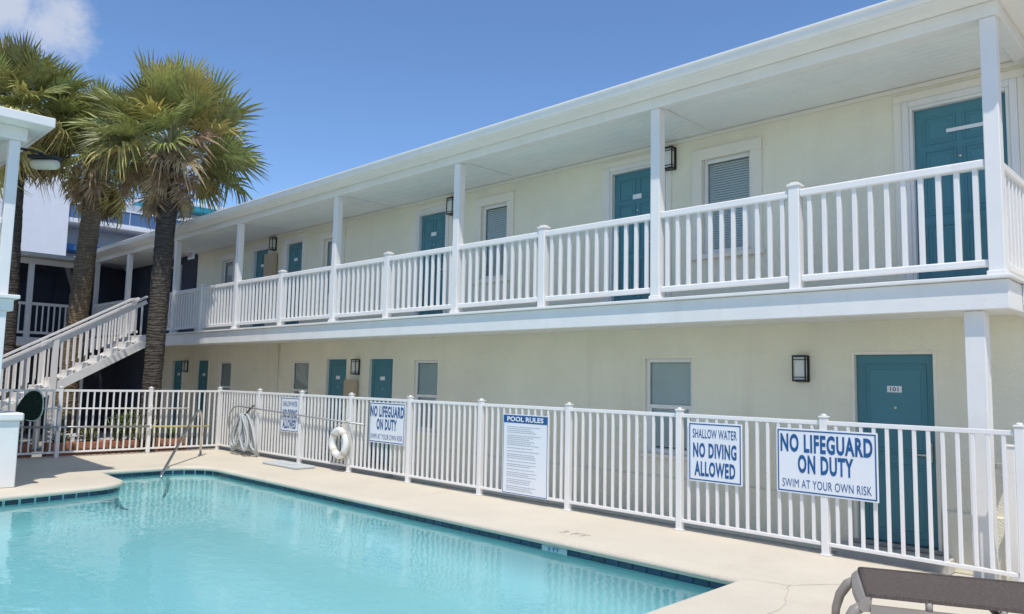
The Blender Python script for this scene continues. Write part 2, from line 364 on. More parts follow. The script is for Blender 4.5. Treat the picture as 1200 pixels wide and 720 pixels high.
# depth number stencilled on the deck (worn)
o = put('depth_marking', text_mesh('3 FT', .34, .11, 'depth_marking', 'box_beige', .0), deck, (-5.15, 6.22, .0025), Euler((R(-90), 0, 0)).to_quaternion())
struct(B(-26, 3, DY1+.002, YW+.4, -.33, WALK).build('walkway', 'walkway'))

# ------------------------------------------------------------------ motel building
CX = [-1.59, -5.05, -8.61, -11.94, -15.76, -19.08, -22.35, -25.03]
MX = [-3.37, -6.86, -10.34, -13.84, -17.52]
bld = thing('motel_building', (-12, 8.5, WALK), 'long two-storey cream motel with white balcony and teal doors behind the pool', 'building')
# openings on the wall: (kind, x0, x1, z0, z1)
UP_D = [(-2.613, -1.74, 0), (-6.684, -5.87, 1), (-11.171, -10.42, 2), (-16.05, -15.36, 3), (-17.62, -16.93, 4)]
UP_W = [(-5.197, -4.509), (-9.467, -8.84), (-14.45, -13.79), (-19.34, -18.72)]
LO_D = [(-3.29, -2.487, 0), (-12.60, -11.83, 1), (-14.14, -13.40, 2), (-20.55, -19.85, 3), (-22.17, -21.5, 4)]
LO_W = [(-6.10, -5.36), (-11.19, -10.52), (-15.60, -14.86), (-19.24, -18.55), (-23.62, -23.05)]
ZDU, ZDL = 4.585, 1.92
FR = .035
UP_D = [(a-FR, b+FR, i) for a, b, i in UP_D]; LO_D = [(a-FR, b+FR, i) for a, b, i in LO_D]; ZDU += FR; ZDL += FR
ops = [(a, b, ZF, ZDU) for a, b, _ in UP_D] + [(a, b, 3.25, 4.515) for a, b in UP_W] + [(a, b, -.11, ZDL) for a, b, _ in LO_D] + [(a, b, .62, 1.89) for a, b in LO_W]
def wall_mesh(x0, x1, z0, z1, y, ops, dep):
    xs = sorted({x0, x1, *[o[0] for o in ops], *[o[1] for o in ops]}); zs = sorted({z0, z1, *[o[2] for o in ops], *[o[3] for o in ops]})
    mb = MB()
    for i in range(len(xs)-1):
        for k in range(len(zs)-1):
            cx, cz = (xs[i]+xs[i+1])/2, (zs[k]+zs[k+1])/2
            if any(o[0] < cx < o[1] and o[2] < cz < o[3] for o in ops): continue
            mb.add([(xs[i], y, zs[k]), (xs[i+1], y, zs[k]), (xs[i+1], y, zs[k+1]), (xs[i], y, zs[k+1])], [(0, 1, 2, 3)])
    for a, b, c, d in ops:
        mb.add([(a, y, c), (a, y+dep, c), (a, y+dep, d), (a, y, d)], [(0, 1, 2, 3)]); mb.add([(b, y, c), (b, y+dep, c), (b, y+dep, d), (b, y, d)], [(3, 2, 1, 0)])
        mb.add([(a, y, d), (b, y, d), (b, y+dep, d), (a, y+dep, d)], [(3, 2, 1, 0)]); mb.add([(a, y, c), (b, y, c), (b, y+dep, c), (a, y+dep, c)], [(0, 1, 2, 3)])
    return mb
XW0 = -26.58
wm = wall_mesh(XW0, 3, WALK, 4.98, YW, ops, .3)
wall = wm.build('wall', 'stucco', bld)
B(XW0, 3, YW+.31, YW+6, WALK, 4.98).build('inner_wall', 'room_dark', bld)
# plinth ledge, broken at the doors
xs = [XW0+.01] + sorted([v for a, b, _ in LO_D for v in (a-.02, b+.02)]) + [2.9]
for i in range(0, len(xs), 2): B(xs[i], xs[i+1], YW-.035, YW-.002, WALK+.002, .32, b=.008).build('plinth', 'stucco', bld)
# raised surrounds
def surround(x0, x1, z0, z1, w, full, name='surround', m='trim_paint', d=.03, parent=None):
    mb = MB(); mb.box(x0-w, x0, YW-d, YW-.001, z0, z1, .006).box(x1, x1+w, YW-d, YW-.001, z0, z1, .006).box(x0-w-.001, x1+w+.001, YW-d-.002, YW-.001, z1, z1+w, .006)
    if full: mb.box(x0-w-.03, x1+w+.03, YW-d-.03, YW-.001, z0-.07, z0-.0, .008)
    return mb.build(name, m, parent or bld)
slat_me = {}
def window(x0, x1, z0, z1, blind_drop, wide):
    w = tag(put('window', None, bld, ((x0+x1)/2, YW, z0)))
    f = .05; y0, y1 = YW+.035, YW+.075
    if wide: surround(x0, x1, z0, z1, .15, True, parent=w)
    else: B(x0-.06, x1+.06, YW-.05, YW-.001, z0-.06, z0-.002, b=.008).build('sill', 'trim_paint', w)
    mb = MB(); mb.box(x0, x0+f, y0, y1, z0, z1, .006).box(x1-f, x1, y0, y1, z0, z1, .006).box(x0+f, x1-f, y0+.002, y1-.001, z1-f, z1, .006).box(x0+f, x1-f, y0+.002, y1-.001, z0, z0+f+.01, .006)
    zm = z0+(z1-z0)*.49
    mb.box(x0+f, x1-f, y0+.004, y1-.002, zm-.025, zm+.03, .006)
    # lower sash, set forward a little
    mb.box(x0+f, x0+f+.028, y0+.006, y1-.004, z0+f+.01, zm-.025).box(x1-f-.028, x1-f, y0+.006, y1-.004, z0+f+.01, zm-.025)
    mb.build('frame', 'white_vinyl', w)
    for a, b in ((z0+f+.005, zm-.022), (zm+.028, z1-f+.003)):
        MB().add([(x0+f-.004, YW+.058, a), (x1-f+.004, YW+.058, a), (x1-f+.004, YW+.058, b), (x0+f-.004, YW+.058, b)], [(0, 1, 2, 3)]).build('pane', 'glass', w)
    mb = MB(); z = z1-f-.02; k = 0
    while z > z0 + (z1-z0)*(1-blind_drop):
        y = YW+.088
        mb.add([(x0+.03, y-.01, z-.019), (x1-.03, y-.01, z-.019), (x1-.03, y+.009, z+.014), (x0+.03, y+.009, z+.014)], [(0, 1, 2, 3)]); z -= .0322
    mb.box(x0+.03, x1-.03, YW+.078, YW+.1, z-.02, z, .004)
    mb.build('blind', 'blind', w)
    return w
for (a, b), d in zip(UP_W, (1, 1, 1, .62)): window(a, b, 3.25, 4.515, d, True)
for (a, b), d in zip(LO_W, (.93, 1, 1, 1, .2)): window(a, b, .62, 1.89, d, False)
def door(x0, x1, z0, z1, style, plate, knobs, up):
    d = put('door', None, bld, ((x0+x1)/2, YW, z0))
    f = .035; y = YW+.055
    mb = MB(); mb.box(x0, x0+f, YW-.012, YW+.1, z0, z1, .004).box(x1-f, x1, YW-.012, YW+.1, z0, z1, .004).box(x0+f, x1-f, YW-.010, YW+.1, z1-f, z1, .004)
    if up: mb.box(x0-.07, x0, YW-.03, YW-.001, z0, z1+.07, .006).box(x1, x1+.07, YW-.03, YW-.001, z0, z1+.07, .006).box(x0, x1, YW-.028, YW-.001, z1, z1+.07, .006)
    mb.build('frame', 'white_paint' if up else 'trim_paint', d)
    if up: surround(x0-.07, x1+.07, z0, z1+.07, .09, False, parent=d, d=.016)
    B(x0+f+.003, x1-f-.003, y, y+.045, z0+.025, z1-f-.003, b=.003).build('leaf', 'door_teal', d)
    B(x0+.002, x1-.002, YW-.03, YW+.12, z0-.025, z0+.018, b=.005).build('threshold', 'grey_metal', d)
    lx0, lx1 = x0+f, x1-f; w = lx1-lx0; h = z1-f-z0
    def panel(a, b, c, e):
        mb = MB(); X0, X1, Z0, Z1 = lx0+w*a, lx0+w*b, z0+h*c, z0+h*e; s_ = .022
        # moulding frame then a raised field
        mb.box(X0, X0+s_, y-.012, y+.002, Z0, Z1, .004).box(X1-s_, X1, y-.012, y+.002, Z0, Z1, .004).box(X0+s_, X1-s_, y-.0115, y+.002, Z0, Z0+s_, .004).box(X0+s_, X1-s_, y-.0115, y+.002, Z1-s_, Z1, .004)
        mb.box(X0+.06, X1-.06, y-.007, y+.002, Z0+.06, Z1-.06, .005)
        mb.build('panel', 'door_teal', d)
    if style == 1: panel(.1, .9, .47, .95); panel(.1, .9, .05, .42)
    else:
        for a, b in ((.1, .46), (.54, .9)): panel(a, b, .8, .95); panel(a, b, .42, .77); panel(a, b, .06, .37)
    zc = z0+h*.815
    if plate[0] == 'wide':
        B(lx0+w*.36, lx0+w*.88, y-.016, y-.009, z0+h*.86-.02, z0+h*.86+.02, b=.002).build('number_plate', 'sign_white', d)
    else:
        pl = B((x0+x1)/2-.075, (x0+x1)/2+.075, y-.016, y-.009, zc-.035, zc+.035, b=.002).build('number_plate', 'sign_white', d)
        if plate[1]: put('lettering', text_mesh(plate[1], .085, .045, m='black_metal', bold=.01), pl, ((x0+x1)/2, y-.0175, zc))
    MB().lathe((0, 0, 0), [(.018, 0), (.02, .006), (.012, .01)], 10)
    mb = MB(); mb.tube([((x0+x1)/2, y+.001, zc-.2), ((x0+x1)/2, y-.012, zc-.2)], .017, 10); mb.build('peephole', 'steel', d)
    kx = lx1-.07
    mb = MB(); mb.tube([(kx, y+.002, z0+.97), (kx, y-.05, z0+.97)], .016, 8).tube([(kx, y-.045, z0+.97), (kx-.125, y-.05, z0+.97)], .014, 8).cbox((kx, y-.008, z0+1.0), (.06, .02, .21), .005)
    mb.build('handle', 'steel', d)
    return d
for a, b, i in UP_D: door(a, b, ZF+.02, ZDU, 0, ('wide', '') if i == 0 else ('small', ''), 1, True)
for a, b, i in LO_D: door(a, b, -.11, ZDL, 1, ('small', '101' if i == 0 else ''), 1, False)
for a, b, i in LO_D: B(a-.12, b+.12, YW-.22, YW-.036, WALK+.001, -.136, b=.01).build('doorstep', 'walkway', bld)
MB().tube([(-16.19, YW-.03, WALK+.1), (-16.19, YW-.03, 2.28)], .022, 8).build('conduit', 'trim_paint', bld)

# balcony slab: front beam, lip, soffit of the lower storey
XE = -1.5
B(-25.2, XE, 7.46, 7.60, 2.24, 2.493, b=.006).build('floor_beam', 'white_paint', bld)
B(XE-.1, XE-.001, 7.602, YW-.002, 2.243, 2.491, b=.006).build('floor_beam', 'white_paint', bld)
B(-25.2, XE+.04, 7.415, YW-.003, 2.496, 2.53, b=.006).build('balcony_floor', 'white_paint', bld)
B(XE+.001, -1.27, 7.95, YW-.003, 2.3, 2.494, b=.006).build('shade_slab', 'white_paint', bld)  # added slab, mostly out of view, blocks sun from the wall below
# lower ceiling boards in bays
lc = put('lower_ceiling', None, bld, (-13, 8.2, 2.3))
edges = [-25.15, -22.35, -19.08, -15.76, -11.94, -8.61, -5.05, XE-.103]
for a, b in zip(edges, edges[1:]): B(a+.004, b-.004, 7.603, YW-.003, 2.30, 2.33, b=.003).build('ceiling_board', 'ceiling_paint', lc)
# porch ceiling of beadboard planks, bay by bay
pc = put('porch_ceiling', None, bld, (-13, 8.2, 4.87))
NP = 12; pw = (YW-.003-7.642)/NP
B(-25.15, XE-.03, 7.645, YW-.004, 4.893, 4.91).build('backing', 'ceiling_paint', pc)
for a, b in zip(edges, edges[1:]):
    L = b-a-.008; me = MB().box(-L/2, L/2, -pw/2+.0025, pw/2-.0025, 0, .016, .004).mesh('plank', 'ceiling_paint')
    for k in range(NP): put('plank', me, pc, ((a+b)/2, 7.642+pw*(k+.5), 4.873+rnd.uniform(-.0015, .0015)))
for x in edges[1:-1]: B(x-.02, x+.02, 7.645, YW-.006, 4.862, 4.8705, b=.003).build('seam_batten', 'ceiling_paint', pc)
B(-25.1, 2.9, YW-.022, YW-.003, 4.82, 4.868, b=.004).build('cornice', 'trim_paint', bld)
# eave: beam, soffit, fascia gutter
B(-25.2, XE, 7.48, 7.64, 4.825, 4.955, b=.005).build('eave_beam', 'white_paint', bld)
B(XE-.14, XE-.002, 7.642, YW-.003, 4.827, 4.953, b=.005).build('eave_beam', 'white_paint', bld)
B(-27.2, XE+.28, 7.205, 9.2, 4.957, 4.975, b=.004).build('soffit', 'ceiling_paint', bld)
mb = MB()   # K-style gutter profile along the front
gp = [(y+.22, z+.022) for y, z in [(6.99, 4.945), (6.955, 4.945), (6.93, 4.975), (6.925, 5.02), (6.905, 5.035), (6.905, 5.055), (6.925, 5.057), (6.935, 5.02), (6.99, 5.0)]]
for x in (-25.42, XE+.3):
    mb.add([(x, y, z) for y, z in gp], [tuple(range(len(gp)))[::(1 if x < -20 else -1)]])
k = len(gp); vs = [(x, y, z) for x in (-25.42, XE+.3) for y, z in gp]
mb.add(vs, [(i, k+i, k+(i+1) % k, (i+1) % k) for i in range(k)]); mb.build('gutter', 'white_metal', bld)
B(XE+.281, XE+.36, 7.21, 9.2, 4.945, 5.05, b=.012).build('gutter', 'white_metal', bld)
mb = MB()
mb.add([(-27.2, 7.17, 5.083), (XE+.33, 7.17, 5.083), (XE+.33, 12.5, 5.42), (-27.2, 12.5, 5.42), (-27.2, 7.17, 5.0), (XE+.33, 7.17, 5.0), (XE+.33, 12.5, 5.3), (-27.2, 12.5, 5.3)], [(0, 1, 2, 3), (5, 4, 7, 6), (1, 5, 6, 2), (4, 0, 3, 7), (4, 5, 1, 0)])
mb.box(XE+.34, 3.4, 8.3, 12.5, 4.98, 5.12)
mb.build('roof', 'roof_metal', bld)
mb = MB(); mb.tube([(XE-.02, 8.70, 4.90), (XE-.02, 8.70, 4.80), (XE-.02, 8.78, 4.72), (XE-.02, 8.80, 4.5), (XE-.02, 8.80, 2.6)], .032, 8).build('downspout', 'white_metal', bld)
# upper columns
for i, x in enumerate(CX):
    c = put('column', None, bld, (x, YB, ZF))
    w = .062
    B(x-w, x+w, YB-w, YB+w, ZF+.003, 4.823, b=.006).build('shaft', 'white_vinyl', c)
    B(x-.075, x+.075, YB-.075, YB+.075, ZF+.001, ZF+.045, b=.006).build('base', 'white_vinyl', c)
c = put('column', None, bld, (-1.785, 7.62, WALK)); B(-1.865, -1.705, 7.54, 7.70, WALK+.002, 2.238, b=.006).build('shaft', 'white_paint', c)
# balcony railing
rl = put('balcony_railing', None, bld, (-12, YB, ZF))
post_me = MB().box(-.056, .056, -.056, .056, .001, 1.07, .006).box(-.068, .068, -.068, .068, 1.07, 1.095, .005).box(-.05, .05, -.05, .05, 1.095, 1.115, .012).mesh('post', 'white_vinyl')
bal_me = MB().box(-.0225, .0225, -.0195, .0195, .13, .965, .004).mesh('baluster', 'white_vinyl')
def rails(a, b, y=YB, axis=0, par=rl):
    for z0, z1, w, nm in ((.955, 1.035, .042, 'top_rail'), (.085, .15, .03, 'bottom_rail')):
        if axis == 0: B(a, b, y-w, y+w, ZF+z0, ZF+z1, b=.012).build(nm, 'white_vinyl', par)
        else: B(y-w, y+w, a, b, ZF+z0, ZF+z1, b=.012).build(nm, 'white_vinyl', par)
def balusters(a, b, y=YB, axis=0, par=rl, pitch=.146):
    n = max(1, round((b-a)/pitch)); 
    for k in range(1, n):
        t = a+(b-a)*k/n; put('baluster', bal_me, par, (t, y, ZF) if axis == 0 else (y, t, ZF))
sup = sorted([(x, 'c') for x in CX[:6]] + [(x, 'm') for x in MX] + [(-20.2, 'm')])
for x, k in sup:
    if k == 'm': put('post', post_me, rl, (x, YB, ZF))
for (a, ka), (b, kb) in zip(sup, sup[1:]):
    ha, hb = (.063 if ka == 'c' else .057), (.063 if kb == 'c' else .057)
    rails(a+ha, b-hb); balusters(a, b)
rails(-22.28, -21.5); balusters(-22.35, -21.5); rails(-24.96, -22.42); balusters(-25.03, -22.35)
rails(YB+.064, YW-.04, -1.59, 1); balusters(YB, YW, -1.59, 1)

# flat dark panels on the far wall: lobby and under-stair shade put into colour
B(-26.57, -20.9, YW-.03, YW-.004, ZF+.002, 4.86).build('shade_panel', 'dark_wall', bld)
for x in (-23.6, -22.3):
    d = put('door', None, bld, (x, YW, ZF)); B(x-.4, x+.4, YW-.06, YW-.032, ZF+.02, 4.58, b=.004).build('leaf', 'navy_door', d)
    mb = MB(); mb.box(x-.46, x-.402, YW-.07, YW-.033, ZF+.01, 4.64, .004).box(x+.402, x+.46, YW-.07, YW-.033, ZF+.01, 4.64, .004).box(x-.402, x+.402, YW-.068, YW-.033, 4.582, 4.64, .004); mb.build('frame', 'far_grey', d)
B(-26.57, -24.1, YW-.05, YW-.037, WALK+.002, 2.29).build('shade_panel', 'dark_wall', bld)  # shadow beneath the stairs painted as a dark panel
# exit sign
ex = B(-19.95, -19.6, 8.16, 8.20, 4.52, 4.74, b=.006).build('exit_sign', 'sign_white'); tag(ex, 'small red EXIT sign hanging under the balcony ceiling beside the palm trunk', 'sign')
put('lettering', text_mesh('EXIT', .27, .12, m='exit_red', bold=.02), ex, (-19.775, 8.155, 4.63))
B(-19.79, -19.76, 8.17, 8.19, 4.741, 4.872).build('bracket', 'white_metal', ex)
# small electrical cabinets
tag(B(-16.83, -16.42, YW-.16, YW-.035, 3.55, 4.42, b=.012).build('service_cabinet', 'box_beige'), 'beige service cabinet on the balcony wall between two teal doors', 'cabinet')
tag(B(-13.28, -12.92, YW-.14, YW-.036, .95, 1.5, b=.012).build('service_cabinet', 'box_beige'), 'beige service cabinet on the ground floor wall between two teal doors', 'cabinet')

# wall lamps
def wall_lamp(x, z, label):
    t = thing('wall_lamp', (x, YW-.02, z-.15), label, 'lamp', 'black lantern lamps on the motel wall')
    y0, y1 = YW-.115, YW-.002; w = .075
    B(x-w-.008, x+w+.008, YW-.022, y1, z-.155, z+.155, b=.004).build('back_plate', 'black_metal', t)
    mb = MB()
    for zz in (z-.15, z-.105, z+.1, z+.138): mb.box(x-w, x+w, y0, YW-.022, zz, zz+(.02 if abs(zz-z) > .12 else .01), .002)
    for sx in (-1, 1): mb.box(x+sx*w-.008, x+sx*w+.008, y0-.002, y0+.012, z-.15, z+.158, .002)
    mb.build('frame', 'black_metal', t)
    B(x-w+.012, x+w-.012, y0+.012, YW-.024, z-.13, z+.138, b=.01).build('glass_shade', 'frosted', t)
wall_lamp(-5.68, 4.62, 'black lantern lamp on the upper wall right of the second teal door from the right')
wall_lamp(-10.2, 4.62, 'black lantern lamp on the upper wall beside the third balcony column from the right')
wall_lamp(-16.62, 4.66, 'black lantern lamp on the upper wall above the beige cabinet')
wall_lamp(-3.88, 1.76, 'black lantern lamp on the ground floor wall left of door 101')
wall_lamp(-13.0, 1.76, 'black lantern lamp on the ground floor wall above the beige cabinet')
wall_lamp(-21.2, 1.76, 'black lantern lamp on the far ground floor wall nearest the palms')

# ------------------------------------------------------------------ pool fences
pk_me = MB().box(-.0155, .0155, -.0135, .0135, .115, 1.215, .003).mesh('picket', 'white_metal')
fp_me = MB().box(-.0335, .0335, -.0335, .0335, 0, 1.265, .004).box(-.041, .041, -.041, .041, 1.265, 1.28, .004).lathe((0, 0, 1.28), [(.03, 0), (.026, .012), (.012, .02)], 8).box(-.05, .05, -.05, .05, .001, .012, .003).mesh('post', 'white_metal')
def fence(name, posts, fixed, axis, label, npk=13, z=0, ends=(True, True)):
    L0 = posts[0]; loc = (posts[len(posts)//2], fixed, z) if axis == 0 else (fixed, posts[len(posts)//2], z)
    t = thing(name, loc, label, 'fence')
    q = None if axis == 0 else Matrix.Rotation(R(90), 3, 'Z').to_quaternion()
    for i, p in enumerate(posts):
        if (i == 0 and not ends[0]) or (i == len(posts)-1 and not ends[1]): continue
        put('post', fp_me, t, (p, fixed, z) if axis == 0 else (fixed, p, z))
    for a, b in zip(posts, posts[1:]):
        a, b = min(a, b), max(a, b)
        for z0, z1, nm in ((1.195, 1.235, 'top_rail'), (.085, .118, 'bottom_rail')):
            if axis == 0: B(a+.034, b-.034, fixed-.018, fixed+.018, z+z0, z+z1, b=.004).build(nm, 'white_metal', t)
            else: B(fixed-.018, fixed+.018, a+.034, b-.034, z+z0, z+z1, b=.004).build(nm, 'white_metal', t)
        n_ = max(2, round((b-a)/.1118))
        for k in range(1, n_):
            p = a+(b-a)*k/n_; put('picket', pk_me, t, (p, fixed, z) if axis == 0 else (fixed, p, z))
    return t
FX = [-1.43-1.5675*i for i in range(9)]; FX += [-15.70]
FX = [1.7, .135] + FX
fence('pool_fence', FX, YF, 0, 'long white picket pool fence with signs in front of the motel')
fence('pool_fence', [7.27, 5.87, 4.28, 2.7, 1.1], -15.70, 1, 'white picket fence behind the far left end of the pool holding two poles', ends=(False, True), z=-.012)
# gate beside the right column, running back to the wall
g = thing('gate', (-1.6, 8.1, WALK), 'white picket side gate by the ground floor column at the right edge', 'gate')
for y in (7.78, 8.74): B(-1.635, -1.57, y-.032, y+.032, WALK+.001, 1.07, b=.004).box(-1.643, -1.562, y-.04, y+.04, 1.07, 1.09, .004).build('post', 'white_metal', g)
for z0 in (-.15, .9): B(-1.62, -1.585, 7.813, 8.707, z0, z0+.04, b=.004).build('rail', 'white_metal', g)
for k in range(1, 9): B(-1.6145, -1.5895, 7.81+.1*k-.0125, 7.81+.1*k+.0125, -.111, .899, b=.003).build('picket', 'white_metal', g)
B(-1.66, -1.64, 7.74, 7.82, .78, .92, b=.005).build('latch', 'grey_metal', g)
# arm rail from column to gate
B(-1.72, -1.64, 7.71, 7.735, .88, .93, b=.004).build('hinge', 'grey_metal', g)

# ------------------------------------------------------------------ signs on the fence
YS = YF-.035
def sign(x0, x1, z0, z1, lines, label, border=.012, tilt=0):
    s_ = B(x0, x1, YS-.004, YS+.004, z0, z1, b=.002).build('pool_sign', 'sign_white'); tag(s_, label, 'sign', 'signs on the pool fence')
    e = .014; y = YS-.0058; mb = MB()
    for a, b, c, d in ((x0+e, x1-e, z0+e, z0+e+border), (x0+e, x1-e, z1-e-border, z1-e), (x0+e, x0+e+border, z0+e+border, z1-e-border), (x1-e-border, x1-e, z0+e+border, z1-e-border)): mb.box(a, b, y, y+.0015, c, d)
    mb.build('border', 'sign_blue', s_)
    for t, cx, cz, w, h, bo in lines: put('lettering', text_mesh(t, w, h, bold=bo, space=1.12 if bo > .02 else 1.05), s_, (x0+(x1-x0)*cx, y-.0005, z0+(z1-z0)*cz))
    for px in (x0+.06, x1-.06):
        for pz in (z0+.006, z1-.006): pass
    return s_
div = [('SHALLOW WATER', .5, .81, .51, .095, .01), ('NO DIVING', .5, .53, .50, .155, .038), ('ALLOWED', .5, .22, .47, .155, .038)]
lif = [('NO LIFEGUARD', .5, .775, .86, .175, .038), ('ON DUTY', .5, .46, .52, .175, .038), ('SWIM AT YOUR OWN RISK', .5, .155, .83, .08, .0)]
sign(-3.452, -2.505, .537, 1.15, lif, 'large white NO LIFEGUARD ON DUTY sign in front of the teal door 101')
sign(-4.437, -3.815, .538, 1.155, div, 'square white NO DIVING ALLOWED sign right of the ground floor window')
sign(-10.255, -9.335, .54, 1.17, lif, 'white NO LIFEGUARD ON DUTY sign beside the hanging life ring')
sign(-13.07, -12.41, .54, 1.165, div, 'square white NO DIVING ALLOWED sign near the hanging hose')
s_ = B(-7.235, -6.435, YS-.004, YS+.004, .09, 1.115, b=.002).build('pool_sign', 'sign_white'); tag(s_, 'tall white POOL RULES board with blue header hanging on the fence', 'sign', 'signs on the pool fence')
y = YS-.0058
hd = B(-7.225, -6.445, y, y+.0015, 1.005, 1.105).build('header', 'sign_blue', s_)
put('lettering', text_mesh('POOL RULES', .64, .062, m='sign_white', bold=.03), hd, (-6.835, y-.0006, 1.055))
mb = MB()
for a, b, c, d in ((-7.225, -6.445, .1, .108), (-7.225, -7.217, .108, 1.004), (-6.453, -6.445, .108, 1.004)): mb.box(a, b, y, y+.0015, c, d)
mb.build('border', 'sign_blue', s_)
mb = MB(); z = .95
while z > .14:
    x = -7.15; xe = -6.56-rnd.random()*.2
    while x < xe:
        w = rnd.uniform(.02, .06); mb.box(x, min(x+w, xe+.02), y, y+.001, z, z+.009); x += w+.008
    z -= rnd.choice((.024, .024, .04))
o = mb.build('fine_print', 'sign_grey', s_); o['kind'] = 'stuff'

# ------------------------------------------------------------------ pool equipment
# crook pole lying along the fence
t = thing('rescue_pole', (-12, YF-.07, .8), 'thin grey rescue crook pole hung level along the fence behind the hose', 'pole')
pts = [(-15.05, YF-.07, .46), (-15.1, YF-.07, .6), (-15.05, YF-.07, .78), (-14.9, YF-.07, .90), (-14.7, YF-.07, .935), (-14.3, YF-.07, .92), (-10.35, YF-.07, .80)]
MB().tube(pts, .014, 8).build('shaft', 'grey_metal', t)
for x in (-12.385, -10.83): B(x-.02, x+.02, YF-.088, YF-.032, .83, .85, b=.004).build('hook', 'white_metal', t)
# vacuum hose hung in loops
t = thing('vacuum_hose', (-14.2, YF-.12, .02), 'pale grey ribbed pool hose hung in loops from the fence', 'hose')
hr = random.Random(3)
hx = -14.3
for i in range(12):
    off = (i-5.5)*.05+hr.uniform(-.03, .03); w = .10+hr.uniform(0, .12); low = .06+hr.uniform(0, .22)*(1 if i < 8 else .3); yo = YF-.06-.03*(i % 5)-.03
    pts = []
    for k in range(22):
        a = 2*math.pi*k/22; s1 = math.cos(a); zz = (.80+low)/2+(.80-low)/2*s1
        lower = (1-s1)/2
        pts.append((hx+off*(.25+1.5*lower)+math.sin(a)*w*(.35+.75*lower), yo-.03*lower+.012*math.sin(3*a+i), zz))
    MB().tube(pts, .02, 8, closed=True).build('loop', 'hose', t)
mb = MB(); mb.tube([(hx+.02, YF-.10, .74), (hx+.06, YF-.13, .80), (hx+.14, YF-.09, .9), (hx+.17, YF-.03, .97)], .016, 8).tube([(hx-.05, YF-.14, .76), (hx+.02, YF-.16, .785), (hx+.09, YF-.14, .79)], .014, 8); mb.build('strap', 'black_metal', t)
# life ring
t = thing('life_ring', (-10.98, YF-.09, .22), 'white life ring hanging on a fence post beside the pool', 'life ring')
def torus(c, RR, r, n=36, m_=12, axis='y', sz=1.0):
    vs, fs = [], []
    for i in range(n):
        a = 2*math.pi*i/n
        for j in range(m_):
            b = 2*math.pi*j/m_; q = RR+r*math.cos(b); vs.append((c[0]+q*math.cos(a), c[1]+r*math.sin(b), c[2]+q*math.sin(a)*sz))
            fs.append((i*m_+j, i*m_+(j+1) % m_, ((i+1) % n)*m_+(j+1) % m_, ((i+1) % n)*m_+j))
    return MB().add(vs, fs, True)
torus((-10.99, YF-.10, .47), .205, .062).build('ring', 'ring_white', t)
for a in (45, 135, 225, 315):
    mb = MB(); c = Vector((-10.99+.205*math.cos(R(a)), YF-.10, .47+.205*math.sin(R(a)))); rv = Vector((math.cos(R(a)), 0, math.sin(R(a)))); tv = Vector((-rv.z, 0, rv.x))
    vs = []; fs = []
    for i in range(13):
        b = 2*math.pi*i/12
        for s1 in (-.028, .028): vs.append(c+(rv*math.cos(b)+Vector((0, math.sin(b), 0)))*.0645+tv*s1)
    fs = [(2*i, 2*i+1, 2*i+3, 2*i+2) for i in range(12)]
    mb.add(vs, fs, True); mb.build('band', 'rope', t)
pts = []
for i in range(48):
    a = 2*math.pi*i/48; q = .272+.028*abs(math.sin(2*(a-math.pi/4))); pts.append((-10.99+q*math.cos(a), YF-.105, .47+q*math.sin(a)))
MB().tube(pts, .007, 6, closed=True).build('grab_rope', 'rope', t)
mb = MB()
for k in range(5): mb.tube([(-10.92+.012*k, YF-.05-.01*k, .80), (-10.93+.02*k, YF-.09, .62), (-10.94+.02*k, YF-.11, .5+.02*k)], .006, 5)
mb.build('line', 'rope', t)
# pump lid board on the deck
t = B(-12.75, -11.6, 6.74, 7.12, .003, .045, b=.012).build('skimmer_board', 'board'); tag(t, 'flat pale grey board lying on the deck at the foot of the fence', 'board')
B(-12.4, -11.95, 6.85, 7.0, .0451, .052, b=.003).build('lid', 'board', t)
# stair handrail (stainless)
t = thing('pool_handrail', (-14.2, 6.0, 0), 'bent stainless steel handrail leading into the far corner of the pool', 'handrail')
pts = [(-14.68, 6.48, .002), (-14.69, 6.47, .70), (-14.66, 6.44, .80), (-14.60, 6.385, .85), (-14.5, 6.31, .86), (-14.36, 6.2, .80), (-13.0, 5.13, -.06), (-12.93, 5.08, -.12), (-12.9, 5.06, -.17)]
MB().tube(pts, .024, 10).build('rail', 'steel', t)
MB().lathe((-14.68, 6.48, .002), [(.055, 0), (.055, .008), (.035, .02)], 14).build('flange', 'steel', t)
# skimmer net and poles on the left fence
XF = -15.70
t = thing('skimmer_pole', (XF+.07, 4.2, .8), 'slim aluminium skimmer pole on the upper brackets of the left fence', 'pole')
MB().tube([(XF+.075, 6.62, .86), (XF+.075, 3.9, .885)], .014, 8).build('shaft', 'white_metal', t)
for y_ in (5.87, 4.28): B(XF+.034, XF+.095, y_-.02, y_+.02, .83, .93, b=.005).build('bracket', 'white_metal', t)
t = thing('telescopic_pole', (XF+.07, 4.2, .5), 'long pool brush pole with a yellow end on the lower brackets of the left fence', 'pole')
MB().tube([(XF+.08, 5.9, .515), (XF+.08, 3.7, .56)], .019, 8).build('shaft', 'grey_metal', t)
MB().tube([(XF+.08, 7.05, .49), (XF+.08, 6.1, .51), (XF+.08, 5.9, .515)], .016, 8).build('handle', 'yellow_pole', t)
for y_ in (5.87, 4.28): B(XF+.034, XF+.1, y_-.02, y_+.02, .47, .56, b=.005).build('bracket', 'white_metal', t)
t = thing('leaf_net', (XF+.1, 3.7, .6), 'dark green leaf skimmer net with pale rim hanging on the left fence', 'net')
cyy, czz = 3.83, .94; pts = []
for i in range(26):
    a = 2*math.pi*i/26; pts.append((XF+.09+.03*math.cos(a), cyy+.15*math.copysign(abs(math.cos(a))**.8, math.cos(a)), czz+.27*math.copysign(abs(math.sin(a))**.8, math.sin(a))))
MB().tube(pts, .013, 7, closed=True).build('rim', 'net_frame', t)
